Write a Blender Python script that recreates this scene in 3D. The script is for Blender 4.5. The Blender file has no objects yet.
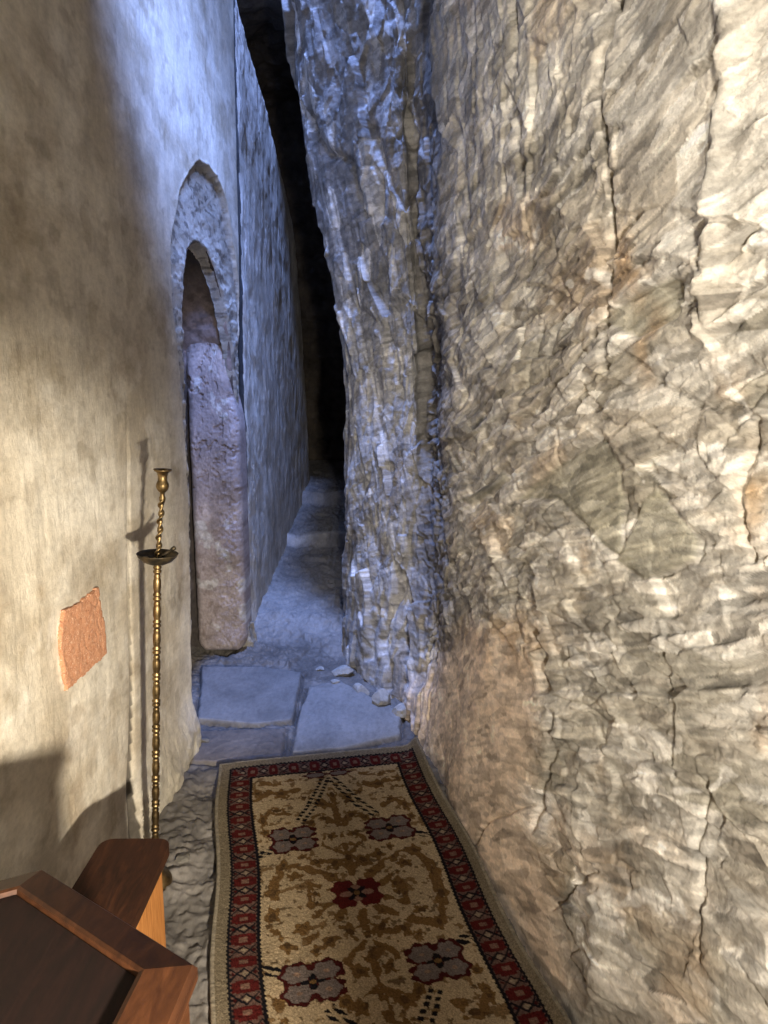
import bpy, bmesh, math, random
import numpy as np
from mathutils import Vector, Matrix, Euler

random.seed(7)
SC = bpy.context.scene
COL = SC.collection
W, H, F = 768, 1024, 740.0
PITCH = math.radians(9.8)
CP, SP = math.cos(PITCH), math.sin(PITCH)
CAM = np.array([0.0, 0.0, 1.5])

# ------------------------------------------------------------------ helpers
def unproj(px, py, d):
    """3-D point that lies d metres (optical-axis depth) away at a measured direction"""
    u = (px - 384) / F; v = (512 - py) / F
    return (CAM[0] + d*u, CAM[1] + d*(CP + v*SP), CAM[2] + d*(-SP + v*CP))
def floorpt(px, py, z=0.0):
    v = (512 - py) / F
    d = (z - CAM[2]) / (-SP + v*CP)
    return unproj(px, py, d)
def proj(X, Y, Z):
    dz = Z - CAM[2]
    d = Y*CP - dz*SP
    d = np.maximum(d, 0.05)
    up = Y*SP + dz*CP
    return 384 + F*X/d, 512 - F*up/d

class Noise:
    def __init__(s, seed):
        r = np.random.RandomState(seed)
        s.t = r.rand(256, 256).astype(np.float32)
    def v(s, x, y):
        xi = np.floor(x).astype(int); yi = np.floor(y).astype(int)
        fx = x - xi; fy = y - yi
        fx = fx*fx*(3-2*fx); fy = fy*fy*(3-2*fy)
        t = s.t
        a = t[xi & 255, yi & 255]; b = t[(xi+1) & 255, yi & 255]
        c = t[xi & 255, (yi+1) & 255]; d = t[(xi+1) & 255, (yi+1) & 255]
        return (a*(1-fx)+b*fx)*(1-fy) + (c*(1-fx)+d*fx)*fy - 0.5
    def fbm(s, x, y, o=4, g=0.5):
        r = 0; a = 1.0
        for k in range(o):
            r = r + a*s.v(x*2**k + 17.3*k, y*2**k + 9.1*k); a *= g
        return r
    def ridge(s, x, y, o=4, g=0.5):
        r = 0; a = 1.0
        for k in range(o):
            r = r + a*(0.5 - 2*np.abs(s.v(x*2**k + 31.7*k, y*2**k + 3.3*k))); a *= g
        return r

def cells(x, y, seed, jit=0.9):
    """jittered-cell lookup: distances to nearest two seeds, id randoms, offset from seed"""
    r = np.random.RandomState(seed)
    T = r.rand(64, 64, 5).astype(np.float32)
    xi = np.floor(x).astype(int); yi = np.floor(y).astype(int)
    d1 = np.full(x.shape, 9.0, np.float32); d2 = np.full(x.shape, 9.0, np.float32)
    ox = np.zeros(x.shape, np.float32); oy = np.zeros(x.shape, np.float32)
    idr = np.zeros(x.shape + (3,), np.float32)
    for i in (-1, 0, 1):
        for j in (-1, 0, 1):
            t = T[(xi+i) & 63, (yi+j) & 63]
            dx = x - (xi+i+0.5+(t[..., 0]-.5)*jit); dy = y - (yi+j+0.5+(t[..., 1]-.5)*jit)
            d = np.sqrt(dx*dx+dy*dy)
            m = d < d1
            d2 = np.where(m, d1, np.minimum(d2, d))
            ox = np.where(m, dx, ox); oy = np.where(m, dy, oy)
            idr = np.where(m[..., None], t[..., 2:5], idr)
            d1 = np.where(m, d, d1)
    return d1, d2, ox, oy, idr

def facets(x, y, seed, tilt=1.0, off=0.5):
    d1, d2, ox, oy, r = cells(x, y, seed)
    return (r[..., 0]-.5)*2*tilt*ox + (r[..., 1]-.5)*2*tilt*oy + (r[..., 2]-.5)*2*off, d2-d1, r

def poly_sd(x, y, P):
    """signed distance to a polygon, negative inside"""
    P = np.array(P, float); n = len(P)
    d = np.full(x.shape, 1e9); ins = np.zeros(x.shape, bool)
    for i in range(n):
        ax, ay = P[i]; bx, by = P[(i+1) % n]
        ex, ey = bx-ax, by-ay
        t = np.clip(((x-ax)*ex+(y-ay)*ey)/(ex*ex+ey*ey+1e-12), 0, 1)
        d = np.minimum(d, (x-ax-t*ex)**2+(y-ay-t*ey)**2)
        c = ((ay > y) != (by > y))
        with np.errstate(divide='ignore', invalid='ignore'):
            xx = ex*(y-ay)/(ey if abs(ey) > 1e-12 else 1e-12)+ax
        ins ^= (c & (x < xx))
    d = np.sqrt(d)
    return np.where(ins, -d, d)
def line_d(x, y, P):
    d = np.full(x.shape, 1e9)
    for (ax, ay), (bx, by) in zip(P[:-1], P[1:]):
        ex, ey = bx-ax, by-ay
        t = np.clip(((x-ax)*ex+(y-ay)*ey)/(ex*ex+ey*ey+1e-12), 0, 1)
        d = np.minimum(d, (x-ax-t*ex)**2+(y-ay-t*ey)**2)
    return np.sqrt(d)
def sstep(a, b, x):  # also falls when a > b
    t = np.clip((x-a)/(b-a), 0, 1); return t*t*(3-2*t)

def grid_mesh(name, P, mat, attrs=None, keep=None, flip=False, parent=None, smooth=True, link=True):
    """P: (n,m,3) array"""
    n, m = P.shape[:2]
    idx = np.arange(n*m).reshape(n, m)
    q = np.stack([idx[:-1, :-1], idx[1:, :-1], idx[1:, 1:], idx[:-1, 1:]], -1).reshape(-1, 4)
    if flip: q = q[:, ::-1]
    if keep is not None:
        k = keep[:-1, :-1] | keep[1:, :-1] | keep[1:, 1:] | keep[:-1, 1:]
        q = q[k.reshape(-1)]
    me = bpy.data.meshes.new(name)
    me.vertices.add(n*m); me.vertices.foreach_set('co', P.astype(np.float32).reshape(-1))
    me.loops.add(q.size); me.loops.foreach_set('vertex_index', q.reshape(-1).astype(np.int32))
    me.polygons.add(len(q)); me.polygons.foreach_set('loop_start', (np.arange(len(q))*4).astype(np.int32))
    me.polygons.foreach_set('use_smooth', np.full(len(q), smooth))
    me.update(calc_edges=True)
    for k, a in (attrs or {}).items():
        if a.ndim == 3:
            at = me.color_attributes.new(k, 'FLOAT_COLOR', 'POINT')
            at.data.foreach_set('color', np.concatenate([a, np.ones(a.shape[:2]+(1,))], -1).astype(np.float32).reshape(-1))
        else:
            at = me.attributes.new(k, 'FLOAT', 'POINT')
            at.data.foreach_set('value', a.astype(np.float32).reshape(-1))
    me.materials.append(mat)
    o = bpy.data.objects.new(name, me)
    if link: COL.objects.link(o)
    if parent: o.parent = parent
    return o

def obj(name, bm, mat, parent=None, smooth=False):
    me = bpy.data.meshes.new(name)
    bmesh.ops.recalc_face_normals(bm, faces=bm.faces[:])
    bm.to_mesh(me); bm.free()
    me.materials.append(mat)
    if smooth: me.polygons.foreach_set('use_smooth', [True]*len(me.polygons))
    o = bpy.data.objects.new(name, me); COL.objects.link(o)
    if parent: o.parent = parent
    return o
def empty(name, loc, label, cat, rot=(0, 0, 0), group=None):
    o = bpy.data.objects.new(name, None); COL.objects.link(o)
    o.location = loc; o.rotation_euler = rot
    o.empty_display_size = 0.05
    o['label'] = label; o['category'] = cat
    if group: o['group'] = group
    return o
def lathe(bm, prof, segs=32, c=(0, 0)):
    rings = []
    for r, z in prof:
        rings.append([bm.verts.new((c[0]+max(r, 1e-4)*math.cos(2*math.pi*k/segs), c[1]+max(r, 1e-4)*math.sin(2*math.pi*k/segs), z)) for k in range(segs)])
    for a, b in zip(rings[:-1], rings[1:]):
        for k in range(segs):
            bm.faces.new((a[k], a[(k+1) % segs], b[(k+1) % segs], b[k]))
    bm.faces.new(rings[0][::-1]); bm.faces.new(rings[-1])
def prism(bm, pts, z0, z1):
    a = [bm.verts.new((x, y, z0)) for x, y in pts]; b = [bm.verts.new((x, y, z1)) for x, y in pts]
    n = len(pts)
    for k in range(n): bm.faces.new((a[k], a[(k+1) % n], b[(k+1) % n], b[k]))
    bm.faces.new(a[::-1]); bm.faces.new(b)
def bevel(bm, w, segs=3, ang=30):
    es = [e for e in bm.edges if len(e.link_faces) == 2 and e.calc_face_angle(0) > math.radians(ang)]
    bmesh.ops.bevel(bm, geom=es, offset=w, segments=segs, profile=0.6, affect='EDGES')
def box(bm, x0, x1, y0, y1, z0, z1): prism(bm, [(x0, y0), (x1, y0), (x1, y1), (x0, y1)], z0, z1)

# ------------------------------------------------------------------ materials
def mat(name):
    m = bpy.data.materials.new(name); m.use_nodes = True
    nt = m.node_tree; b = nt.nodes['Principled BSDF']
    return m, nt, b
def N(nt, t, **k):
    n = nt.nodes.new(t)
    for a, v in k.items():
        if a in n.inputs.keys(): n.inputs[a].default_value = v
        else: setattr(n, a, v)
    return n
def L(nt, a, b): nt.links.new(a, b)
def coords(nt, scale=(1, 1, 1), rot=(0, 0, 0)):
    tc = N(nt, 'ShaderNodeTexCoord'); mp = N(nt, 'ShaderNodeMapping')
    mp.inputs['Scale'].default_value = scale; mp.inputs['Rotation'].default_value = rot
    L(nt, tc.outputs['Object'], mp.inputs['Vector']); return mp.outputs['Vector']
def noise(nt, vec, sc, det=6, rough=.6, dist=0):
    n = N(nt, 'ShaderNodeTexNoise'); n.inputs['Scale'].default_value = sc; n.inputs['Detail'].default_value = det
    n.inputs['Roughness'].default_value = rough; n.inputs['Distortion'].default_value = dist
    L(nt, vec, n.inputs['Vector']); return n.outputs['Fac']
def ramp(nt, fac, stops):
    r = N(nt, 'ShaderNodeValToRGB'); e = r.color_ramp.elements
    while len(e) < len(stops): e.new(0.5)
    for k, (p, c) in enumerate(stops):
        e[k].position = p; e[k].color = (c[0], c[1], c[2], 1) if not isinstance(c, (int, float)) else (c, c, c, 1)
    L(nt, fac, r.inputs['Fac']); return r.outputs['Color']
def mix(nt, fac, a, b, mode='MIX'):
    m = N(nt, 'ShaderNodeMix', data_type='RGBA', blend_type=mode)
    for s, v in ((0, fac), (6, a), (7, b)):
        if hasattr(v, 'links'): L(nt, v, m.inputs[s])
        elif isinstance(v, (int, float)): m.inputs[s].default_value = v if s == 0 else (v, v, v, 1)
        else: m.inputs[s].default_value = (*v, 1)
    return m.outputs[2]
def attr(nt, name):
    return N(nt, 'ShaderNodeAttribute', attribute_name=name)
def bump(nt, b, h, strength, dist=0.01, prev=None):
    n = N(nt, 'ShaderNodeBump'); n.inputs['Strength'].default_value = strength; n.inputs['Distance'].default_value = dist
    L(nt, h, n.inputs['Height'])
    if prev: L(nt, prev, n.inputs['Normal'])
    L(nt, n.outputs['Normal'], b.inputs['Normal']); return n.outputs['Normal']

# rock: mesh carries colour attribute 'tint'
def rock_mat(name, rough=.62, bs=.6):
    m, nt, b = mat(name)
    v = coords(nt, (1, .5, 1)); a = attr(nt, 'tint').outputs['Color']
    n1 = noise(nt, v, 9, 8, .65, .4); n2 = noise(nt, v, 60, 6, .7)
    c = mix(nt, .75, a, ramp(nt, n1, [(.3, .55), (.5, 1.0), (.72, 1.35)]), 'MULTIPLY')
    c = mix(nt, .6, c, ramp(nt, n2, [(.3, .6), (.5, 1.0), (.7, 1.3)]), 'MULTIPLY')
    L(nt, c, b.inputs['Base Color']); b.inputs['Roughness'].default_value = rough
    b.inputs['Specular IOR Level'].default_value = .4
    v2 = coords(nt, (1, .5, .9))
    p = bump(nt, b, noise(nt, v2, 60, 8, .75, .1), bs, .008)
    bump(nt, b, noise(nt, v, 190, 4, .7), bs*.7, .004, p)
    return m
M_ROCK = rock_mat('rock', .6, .85)
M_STONE = rock_mat('loose_rock', .8, .5)
M_FLOOR = rock_mat('floor_stone', .55, .35)

# plaster
m, nt, b = mat('lime_plaster'); M_PLASTER = m
a = attr(nt, 'tint').outputs['Color']; v = coords(nt)
vs = coords(nt, (1, .45, .3)); vb = coords(nt, (1, .4, .8))
s1 = noise(nt, vs, 22, 10, .7, .1); s2 = noise(nt, vb, 6, 9, .68, .3); s3 = noise(nt, vb, 90, 5, .75)
c = mix(nt, .8, a, ramp(nt, s1, [(.3, .72), (.5, 1.0), (.68, 1.18)]), 'MULTIPLY')
c = mix(nt, .8, c, ramp(nt, s2, [(.32, (.60, .54, .45)), (.5, (1, 1, 1)), (.68, (1.18, 1.18, 1.18))]), 'MULTIPLY')
c = mix(nt, .4, c, ramp(nt, s3, [(.35, .7), (.6, 1.15)]), 'MULTIPLY')
L(nt, c, b.inputs['Base Color']); b.inputs['Roughness'].default_value = .6
p = bump(nt, b, noise(nt, vs, 70, 8, .8, .0), .75, .006)
rg = attr(nt, 'rough').outputs['Fac']
rb = N(nt, 'ShaderNodeMath', operation='MULTIPLY'); L(nt, noise(nt, coords(nt, (1, 1, .6)), 85, 6, .75, .6), rb.inputs[0]); L(nt, rg, rb.inputs[1])
bump(nt, b, rb.outputs[0], .9, .012, p)

def wood(name, dark, mid, light, sc=(1, 1, 9), rough=.35, coat=.3):
    m, nt, b = mat(name)
    v = coords(nt, sc)
    n1 = noise(nt, v, 7, 8, .6, 1.2); n2 = noise(nt, coords(nt, (sc[0]*5, sc[1]*5, sc[2]*5)), 8, 4, .6)
    c = ramp(nt, n1, [(.3, dark), (.5, mid), (.72, light)])
    c = mix(nt, .35, c, ramp(nt, n2, [(.35, .65), (.6, 1.1)]), 'MULTIPLY')
    L(nt, c, b.inputs['Base Color']); b.inputs['Roughness'].default_value = rough
    b.inputs['Specular IOR Level'].default_value = .18; b.inputs['Coat Weight'].default_value = coat*.5; b.inputs['Coat Roughness'].default_value = .25
    bump(nt, b, n1, .08, .003)
    return m
M_WOOD = wood('lacquered_wood', (.018, .006, .0025), (.036, .013, .005), (.058, .021, .008), (6, 1, 6), .5, .1)
M_WOODDARK = wood('dark_wood_panel', (.006, .003, .002), (.010, .004, .003), (.016, .006, .004), (5, 1, 5), .75, 0)
M_BENCHTOP = wood('bench_top_wood', (.012, .005, .002), (.026, .009, .004), (.048, .017, .007), (8, 1.5, 8), .65, 0)
M_PINE = wood('orange_pine', (.22, .085, .022), (.34, .14, .04), (.44, .20, .065), (14, 14, 1.2), .5, .1)

m, nt, b = mat('aged_brass'); M_BRASS = m
v = coords(nt); n1 = noise(nt, v, 60, 5, .6)
L(nt, ramp(nt, n1, [(.3, (.09, .062, .03)), (.6, (.25, .175, .085))]), b.inputs['Base Color'])
b.inputs['Metallic'].default_value = 1; b.inputs['Roughness'].default_value = .42
bump(nt, b, n1, .1, .002)
m, nt, b = mat('blackened_brass'); M_DISH = m
n1 = noise(nt, coords(nt), 40, 5, .6)
L(nt, ramp(nt, n1, [(.35, (.02, .018, .015)), (.7, (.12, .09, .05))]), b.inputs['Base Color'])
b.inputs['Metallic'].default_value = .7; b.inputs['Roughness'].default_value = .5
m, nt, b = mat('old_wax'); M_WAX = m
L(nt, ramp(nt, noise(nt, coords(nt), 90), [(.3, (.10, .075, .045)), (.7, (.3, .24, .15))]), b.inputs['Base Color'])

m, nt, b = mat('terracotta'); M_BRICK = m
v = coords(nt); n1 = noise(nt, v, 90, 6, .8); n2 = noise(nt, v, 260, 2, .5)
c = ramp(nt, n1, [(.3, (.34, .13, .06)), (.5, (.50, .235, .125)), (.7, (.58, .33, .20))])
c = mix(nt, ramp(nt, n2, [(.6, 0.0), (.68, .8)]), c, (.75, .55, .42))
L(nt, c, b.inputs['Base Color']); b.inputs['Roughness'].default_value = .9
bump(nt, b, n1, .8, .006)

m, nt, b = mat('rug_pile'); M_RUG = m
a = attr(nt, 'weave').outputs['Color']
n1 = noise(nt, coords(nt), 260, 3, .7); n2 = noise(nt, coords(nt), 14, 4, .6)
c = mix(nt, .7, a, ramp(nt, n1, [(.3, .5), (.55, 1.05), (.75, 1.5)]), 'MULTIPLY')
c = mix(nt, .6, c, ramp(nt, n2, [(.3, .75), (.7, 1.15)]), 'MULTIPLY')
L(nt, c, b.inputs['Base Color']); b.inputs['Roughness'].default_value = .95
b.inputs['Specular IOR Level'].default_value = .04
bump(nt, b, noise(nt, coords(nt, (1, .6, 1)), 330, 3, .7), .9, .005)
m, nt, b = mat('rug_selvedge'); M_SELV = m
L(nt, ramp(nt, noise(nt, coords(nt), 80), [(.3, (.10, .085, .06)), (.7, (.24, .20, .14))]), b.inputs['Base Color']); b.inputs['Roughness'].default_value = .95
bump(nt, b, noise(nt, coords(nt), 300, 3, .7), .8, .004)

m, nt, b = mat('dark_cave_rock'); M_CAVE = m
n1 = noise(nt, coords(nt), 5, 8, .7)
L(nt, ramp(nt, n1, [(.3, (.05, .042, .035)), (.7, (.22, .18, .14))]), b.inputs['Base Color']); b.inputs['Roughness'].default_value = .9
bump(nt, b, noise(nt, coords(nt), 14, 8, .7), .8, .04)

def structure(o): o['kind'] = 'structure'; return o

# ------------------------------------------------------------------ rock wall on the right
def interp_net(net, ns, nz_, su, sv):
    """net (rows,cols,3) -> Catmull-Rom in both directions, at params su (cols), sv (rows)"""
    def cr(A, t):            # along axis 0
        n = A.shape[0]
        i = np.clip(np.floor(t).astype(int), 0, n-2); f = (t-i)[:, None, None]
        p0 = A[np.clip(i-1, 0, n-1)]; p1 = A[i]; p2 = A[i+1]; p3 = A[np.clip(i+2, 0, n-1)]
        return .5*(2*p1+(p2-p0)*f+(2*p0-5*p1+4*p2-p3)*f*f+(3*p1-p0-3*p2+p3)*f**3)
    B = cr(net, sv)
    return cr(B.transpose(1, 0, 2), su).transpose(1, 0, 2)

ZR = [-.12, 0, .3, .6, .95, 1.3, 1.8, 2.3, 2.8, 3.3, 3.8, 4.5]
EDGE = [-.22, -.22, -.20, -.205, -.205, -.20, -.24, -.325, -.41, -.475, -.53, -.60]
rows = []
def lerp(a, b, t): return a+(b-a)*t
BASE = [(-.03, 3.52), (.10, 3.28), (.15, 3.00), (.185, 2.72), (.24, 2.35), (.325, 2.0), (.415, 1.6), (.54, 1.2), (.66, .8), (.78, .3), (.9, -.3)]
LOWF = [(-.02, 3.66), (.13, 3.45), (.20, 3.18), (.27, 2.84), (.355, 2.38), (.46, 1.9), (.56, 1.52), (.66, 1.18), (.75, .8), (.84, .3), (.95, -.3)]
MIDF = [(-.02, 3.74), (.125, 3.56), (.205, 3.52), (.275, 3.02), (.43, 2.4), (.55, 1.92), (.67, 1.50), (.77, 1.14), (.85, .75), (.92, .3), (1.0, -.3)]
TOPF = [(-.25, 3.78), (-.0, 3.62), (.085, 3.55), (.19, 3.02), (.36, 2.4), (.5, 1.92), (.64, 1.5), (.75, 1.14), (.85, .75), (.92, .3), (1.0, -.3)]
for z, e in zip(ZR, EDGE):
    row = [(e+.45, 8.6, z), (e+.26, 6.6, z), (e+.09, 5.0, z), (e+.02, 4.3, z), (e, 4.02, z)]
    for k in range(len(BASE)):
        if z <= 0: p = BASE[k]
        elif z < .6:
            t = (z/.6)**.9; p = (lerp(BASE[k][0], LOWF[k][0], t), lerp(BASE[k][1], LOWF[k][1], t))
        elif z < 1.3:
            t = (z-.6)/.7; p = (lerp(LOWF[k][0], MIDF[k][0], t), lerp(LOWF[k][1], MIDF[k][1], t))
        else:
            t = min(1, max(0, (z-1.5)/2.3)); p = (lerp(MIDF[k][0], TOPF[k][0], t), lerp(MIDF[k][1], TOPF[k][1], t))
        row.append((p[0], p[1], z))
    rows.append(row)
net = np.array(rows)
ncol = net.shape[1]
# column parameter density ~ more samples near the camera
dens = np.array([60, 60, 50, 50, 90, 75, 60, 120, 150, 150, 140, 130, 90, 40, 20])
su = np.concatenate([np.linspace(i, i+1, int(dens[i]*1.0), endpoint=False) for i in range(ncol-1)] + [[ncol-1]])
zt = np.concatenate([np.arange(-.12, 1.9, .0034), np.arange(1.9, 3.0, .0048), np.arange(3.0, 4.4, .0075)])
sv = np.interp(zt, ZR, np.arange(len(ZR)))
P = interp_net(net, 0, 0, su, sv)          # (rows, cols, 3)
P[..., 2] = zt[:, None]
def normals(P):
    du = np.gradient(P, axis=1); dv = np.gradient(P, axis=0)
    n = np.cross(dv, du); n /= np.linalg.norm(n, axis=-1, keepdims=True)+1e-9
    return n
Nn = normals(P)
arc = np.concatenate([[0], np.cumsum(np.linalg.norm(np.diff(P[len(zt)//3], axis=0), axis=1))])
S = np.broadcast_to(arc[None, :], P.shape[:2]).copy(); Z = P[..., 2]
S = S[..., ] - arc[int(np.sum(dens[:4]))]  # 0 at the silhouette edge of the pillar
px, py = proj(P[..., 0], P[..., 1], P[..., 2])
A_, B_, C_, D_ = Noise(1), Noise(2), Noise(3), Noise(4)
wx = S + .035*A_.fbm(S*3, Z*3, 3); wz = Z + .035*B_.fbm(S*3+5, Z*3, 3)
# diagonal frame for the chipped texture
th_ = math.radians(32) + .5*C_.fbm(S*1.1, Z*1.1, 2)*.4
ca, sa = math.cos(math.radians(34)), math.sin(math.radians(34))
wq = wx*.62
ra = wq*ca + wz*sa; rb_ = -wq*sa + wz*ca
f1, e1, r1 = facets(ra*2.2, rb_*4.0, 11, 1.0, .25)
f2, e2, r2 = facets(ra*5.5+3, rb_*13, 12, 1.1, .45)
f2b, e2b, r2b = facets((wq*.75-wz*.6)*8, (wz*.75+wq*.6)*13, 22, 1.1, .45)
f3, e3, r3 = facets(ra*14, rb_*36, 13, 1.1, .45)
f4, e4, r4 = facets(ra*34, rb_*80, 14, 1.1, .4)
f5, e5, r5 = facets(wx*80, wz*70, 15, 1.1, .4)
pillar = 1 - sstep(.62, .80, S)            # tall camera-facing pillar by the crevice
smoothslab = sstep(0, 30, -poly_sd(px, py, [(462, 600), (515, 625), (548, 660), (556, 740), (540, 800), (560, 900), (585, 990), (560, 1030), (400, 1030), (380, 700), (430, 640)]))
upper_smooth = sstep(0, 40, -poly_sd(px, py, [(612, -60), (722, -60), (720, 120), (705, 250), (640, 250), (605, 170)]))
calm = np.clip(1-.9*smoothslab-.8*upper_smooth, .08, 1)
vert = A_.ridge(S*6+.8*B_.fbm(S*2, Z*2, 2), Z*1.3, 4, .55)      # vertical ribs
topv = sstep(1.6, 2.3, Z)*(1-sstep(1.5, 2.6, S))
ribs = np.clip(pillar + .7*topv, 0, 1)
fv1, ev1, rv1 = facets(wx*6.5, wz*1.7, 61, 1.1, .55); fv2, ev2, rv2 = facets(wx*19, wz*6.5, 62, 1.1, .5); fv3, ev3, rv3 = facets(wx*48, wz*20, 63, 1.1, .5)
disp = .045*A_.fbm(S*1.5, Z*1.2, 3)*(1-.5*pillar)
sel = sstep(-.12, .12, D_.fbm(S*2.2, Z*2.2, 2))
disp += calm*(1-ribs)*(.016*f1 + .017*(f2*sel+f2b*(1-sel)) + .0075*f3 + .0032*f4 + .004*C_.ridge(ra*12, rb_*26, 4))
disp += ribs*(.016*vert + .030*fv1 + .011*fv2 + .003*fv3 + .003*C_.fbm(S*40, Z*20, 4))
disp += np.clip(calm, .3, 1)*(.0007*f5 + .0012*C_.fbm(S*70, Z*70, 3))
disp += np.exp(-((S-.78)/.2)**2)*(.026*facets(wx*17, wz*5, 77)[0]+.008*D_.fbm(wx*30, wz*14, 4))
disp += (1-calm)*(.010*C_.fbm(ra*5, rb_*5, 4) + .002*facets(ra*4, rb_*7, 71)[0] + .0014*C_.fbm(S*24, Z*45, 4))
# crevices between some of the big blocks
cm = sstep(.05, .25, B_.fbm(S*2.5, Z*2.5, 3))
disp -= calm*cm*(.004*np.exp(-(e1/.03)**2) + .007*np.exp(-(e2/.05)**2))
def groove(P_, w, dep):
    d = line_d(px + 5*A_.fbm(px/18, py/18, 3), py + 5*B_.fbm(px/18, py/18, 3), P_)
    return -dep*np.exp(-(d/w)**2)
for g in [([(533, 632), (541, 655), (543, 690)], 3.5, .05), ([(552, 715), (545, 770), (530, 830)], 3.0, .022),
          ([(470, 850), (500, 815), (530, 805)], 1.6, .012), ([(548, 905), (566, 885), (592, 872)], 2, .014),
          ([(610, 0), (600, 90), (612, 180), (606, 300), (612, 370)], 4, .03), ([(425, -20), (418, 120), (424, 260), (430, 380), (426, 480), (436, 600), (420, 680)], 10, .03),
          ([(455, 120), (462, 220), (450, 330)], 4, .02), ([(520, 0), (516, 100), (525, 200)], 4, .02),
          ([(350, 300), (385, 330), (400, 400)], 5, .018), ([(312, 120), (325, 150), (352, 165), (362, 215)], 5, .035), ([(372, 130), (385, 175), (382, 215)], 5, .03),
          ([(390, 690), (385, 640), (398, 590)], 3, .03), ([(372, 660), (378, 610)], 3, .02), ([(410, 700), (404, 640)], 3, .03),
          ([(760, 420), (740, 500), (745, 560)], 4, .02), ([(700, 780), (690, 860), (700, 960)], 3, .012)]:
    disp += groove(*g)
# long bright ridges near the right edge
def ridge_line(P_, w, h):
    d = line_d(px + 6*A_.fbm(px/25, py/25, 3), py, P_); return h*np.exp(-(d/w)**2)
disp += ridge_line([(745, -60), (738, 100), (722, 240), (716, 330)], 10, .03)
disp += ridge_line([(575, 770), (570, 830), (592, 900), (600, 1000)], 13, .02)
# flaking planar slabs, greenish and finely striated
slab = np.zeros_like(S)
for Pg, dep in [([(596, 322), (640, 292), (676, 276), (692, 284), (686, 318), (640, 340), (622, 330)], .004),
                ([(515, 500), (560, 462), (604, 436), (622, 470), (618, 560), (600, 545), (556, 500)], .004),
                ([(612, 560), (640, 500), (656, 486), (696, 540), (690, 560), (640, 580)], .004),
                ([(456, 500), (490, 480), (500, 470), (512, 478), (470, 506)], .0),
                ]:
    d = poly_sd(px, py, Pg); w_ = sstep(0, 3, -d)
    pl = (-dep + .0022*C_.v(ra*4, rb_*75) + .0012*C_.v(ra*9, rb_*200))
    base = .03*A_.fbm(S*1.1, Z*1.1, 2)
    disp = disp*(1-w_*.85) + w_*(pl+base*.4)
    disp -= .008*np.exp(-(d/2.5)**2)
    slab = np.maximum(slab, w_)
# fade the displacement out of sight at the far end
for _ in range(1):
    disp[1:-1] = (disp[:-2]+4*disp[1:-1]+disp[2:])/6
    disp[:, 1:-1] = (disp[:, :-2]+2*disp[:, 1:-1]+disp[:, 2:])/4
Pd = P + Nn*disp[..., None]
if Nn[len(zt)//2, int(np.sum(dens[:9])), 0] > 0: Pd = P - Nn*disp[..., None]
# rock tints, with the shade of the recess painted in
def C3(*c): return np.array(c, float)
tint = np.ones(P.shape)*C3(.47, .425, .355)
def blend(mask, c, k=1.0):
    global tint
    mm = np.clip(mask*k, 0, 1)[..., None]; tint = tint*(1-mm) + C3(*c)*mm
blend(sstep(.0, .45, A_.fbm(S*2.1+3, Z*2.0, 4)), (.34, .32, .27), .8)
blend(sstep(.0, .4, C_.fbm(ra*5, rb_*9, 5)), (.64, .60, .53), .75)
blend(sstep(.05, .4, B_.fbm(ra*9+7, rb_*15, 5)), (.27, .245, .20), .6)
blend(sstep(.55, .8, r2[..., 0]), (.66, .63, .57), .7)
blend(sstep(.65, .9, r2[..., 1]), (.26, .24, .19), .65)
blend(sstep(.72, .95, r3[..., 1]), (.72, .69, .63), .6)
blend(sstep(.75, .95, r3[..., 0]), (.24, .21, .17), .5)
blend(sstep(.15, .45, D_.fbm(S*4+9, Z*4, 4)), (.44, .31, .19), .4)
blend(sstep(.22, .3, C_.ridge(ra*6, rb_*6+2, 4)-.45), (.76, .73, .67), .7)
blend(pillar, (.39, .385, .385), .85); blend(pillar*sstep(1.4, 2.1, Z), (.12, .115, .11), .8)  # pillar tint gets darker towards the top
blend(ribs*sstep(0, .3, D_.fbm(S*8, Z*3, 3)), (.20, .18, .16), .75)
blend(ribs*sstep(.6, .9, rv2[..., 0]), (.52, .50, .47), .7)
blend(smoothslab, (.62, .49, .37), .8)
blend(np.exp(-(line_d(px, py, [(428, 0), (424, 200), (432, 380), (428, 520), (440, 640)])/18)**2), (.07, .062, .054), .9)  # shade of the vertical recess, painted as a dark strip
blend(slab, (.34, .32, .245), .75); blend(slab*sstep(.0, .25, C_.v(ra*5, rb_*110)), (.22, .205, .15), .6)
rust = np.exp(-((px-628)/22)**2-((py-270)/34)**2) + np.exp(-((px-755)/14)**2-((py-480)/50)**2) + np.exp(-((px-655)/14)**2-((py-355)/40)**2) + .8*np.exp(-((px-512)/40)**2-((py-640)/28)**2)
blend(rust*sstep(-.3, .3, C_.fbm(S*14, Z*14, 3)), (.52, .33, .16), .7)
tint *= (1+.22*(r1[..., 2]-.5)+.55*(r3[..., 2]-.5)+.5*(r4[..., 2]-.5))[..., None]
stri = C_.v(ra*9, rb_*120)+.6*B_.v(ra*22, rb_*260)
tint *= (1+.38*stri*(1-.95*np.clip(ribs, 0, 1))*(1-.5*smoothslab))[..., None]
tint = np.clip(tint, .03, .85)
ROCKSIGN = 1
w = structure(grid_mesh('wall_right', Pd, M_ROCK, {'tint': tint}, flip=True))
ROCK_P, ROCK_PX, ROCK_PY = Pd, px, py

# ------------------------------------------------------------------ plaster wall on the left
def wallX(Y): return np.interp(Y, [.0, 1.5, 3.0, 4.0, 5.0, 7.0, 9], [-.84, -.83, -.80, -.775, -.755, -.70, -.66])
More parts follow.
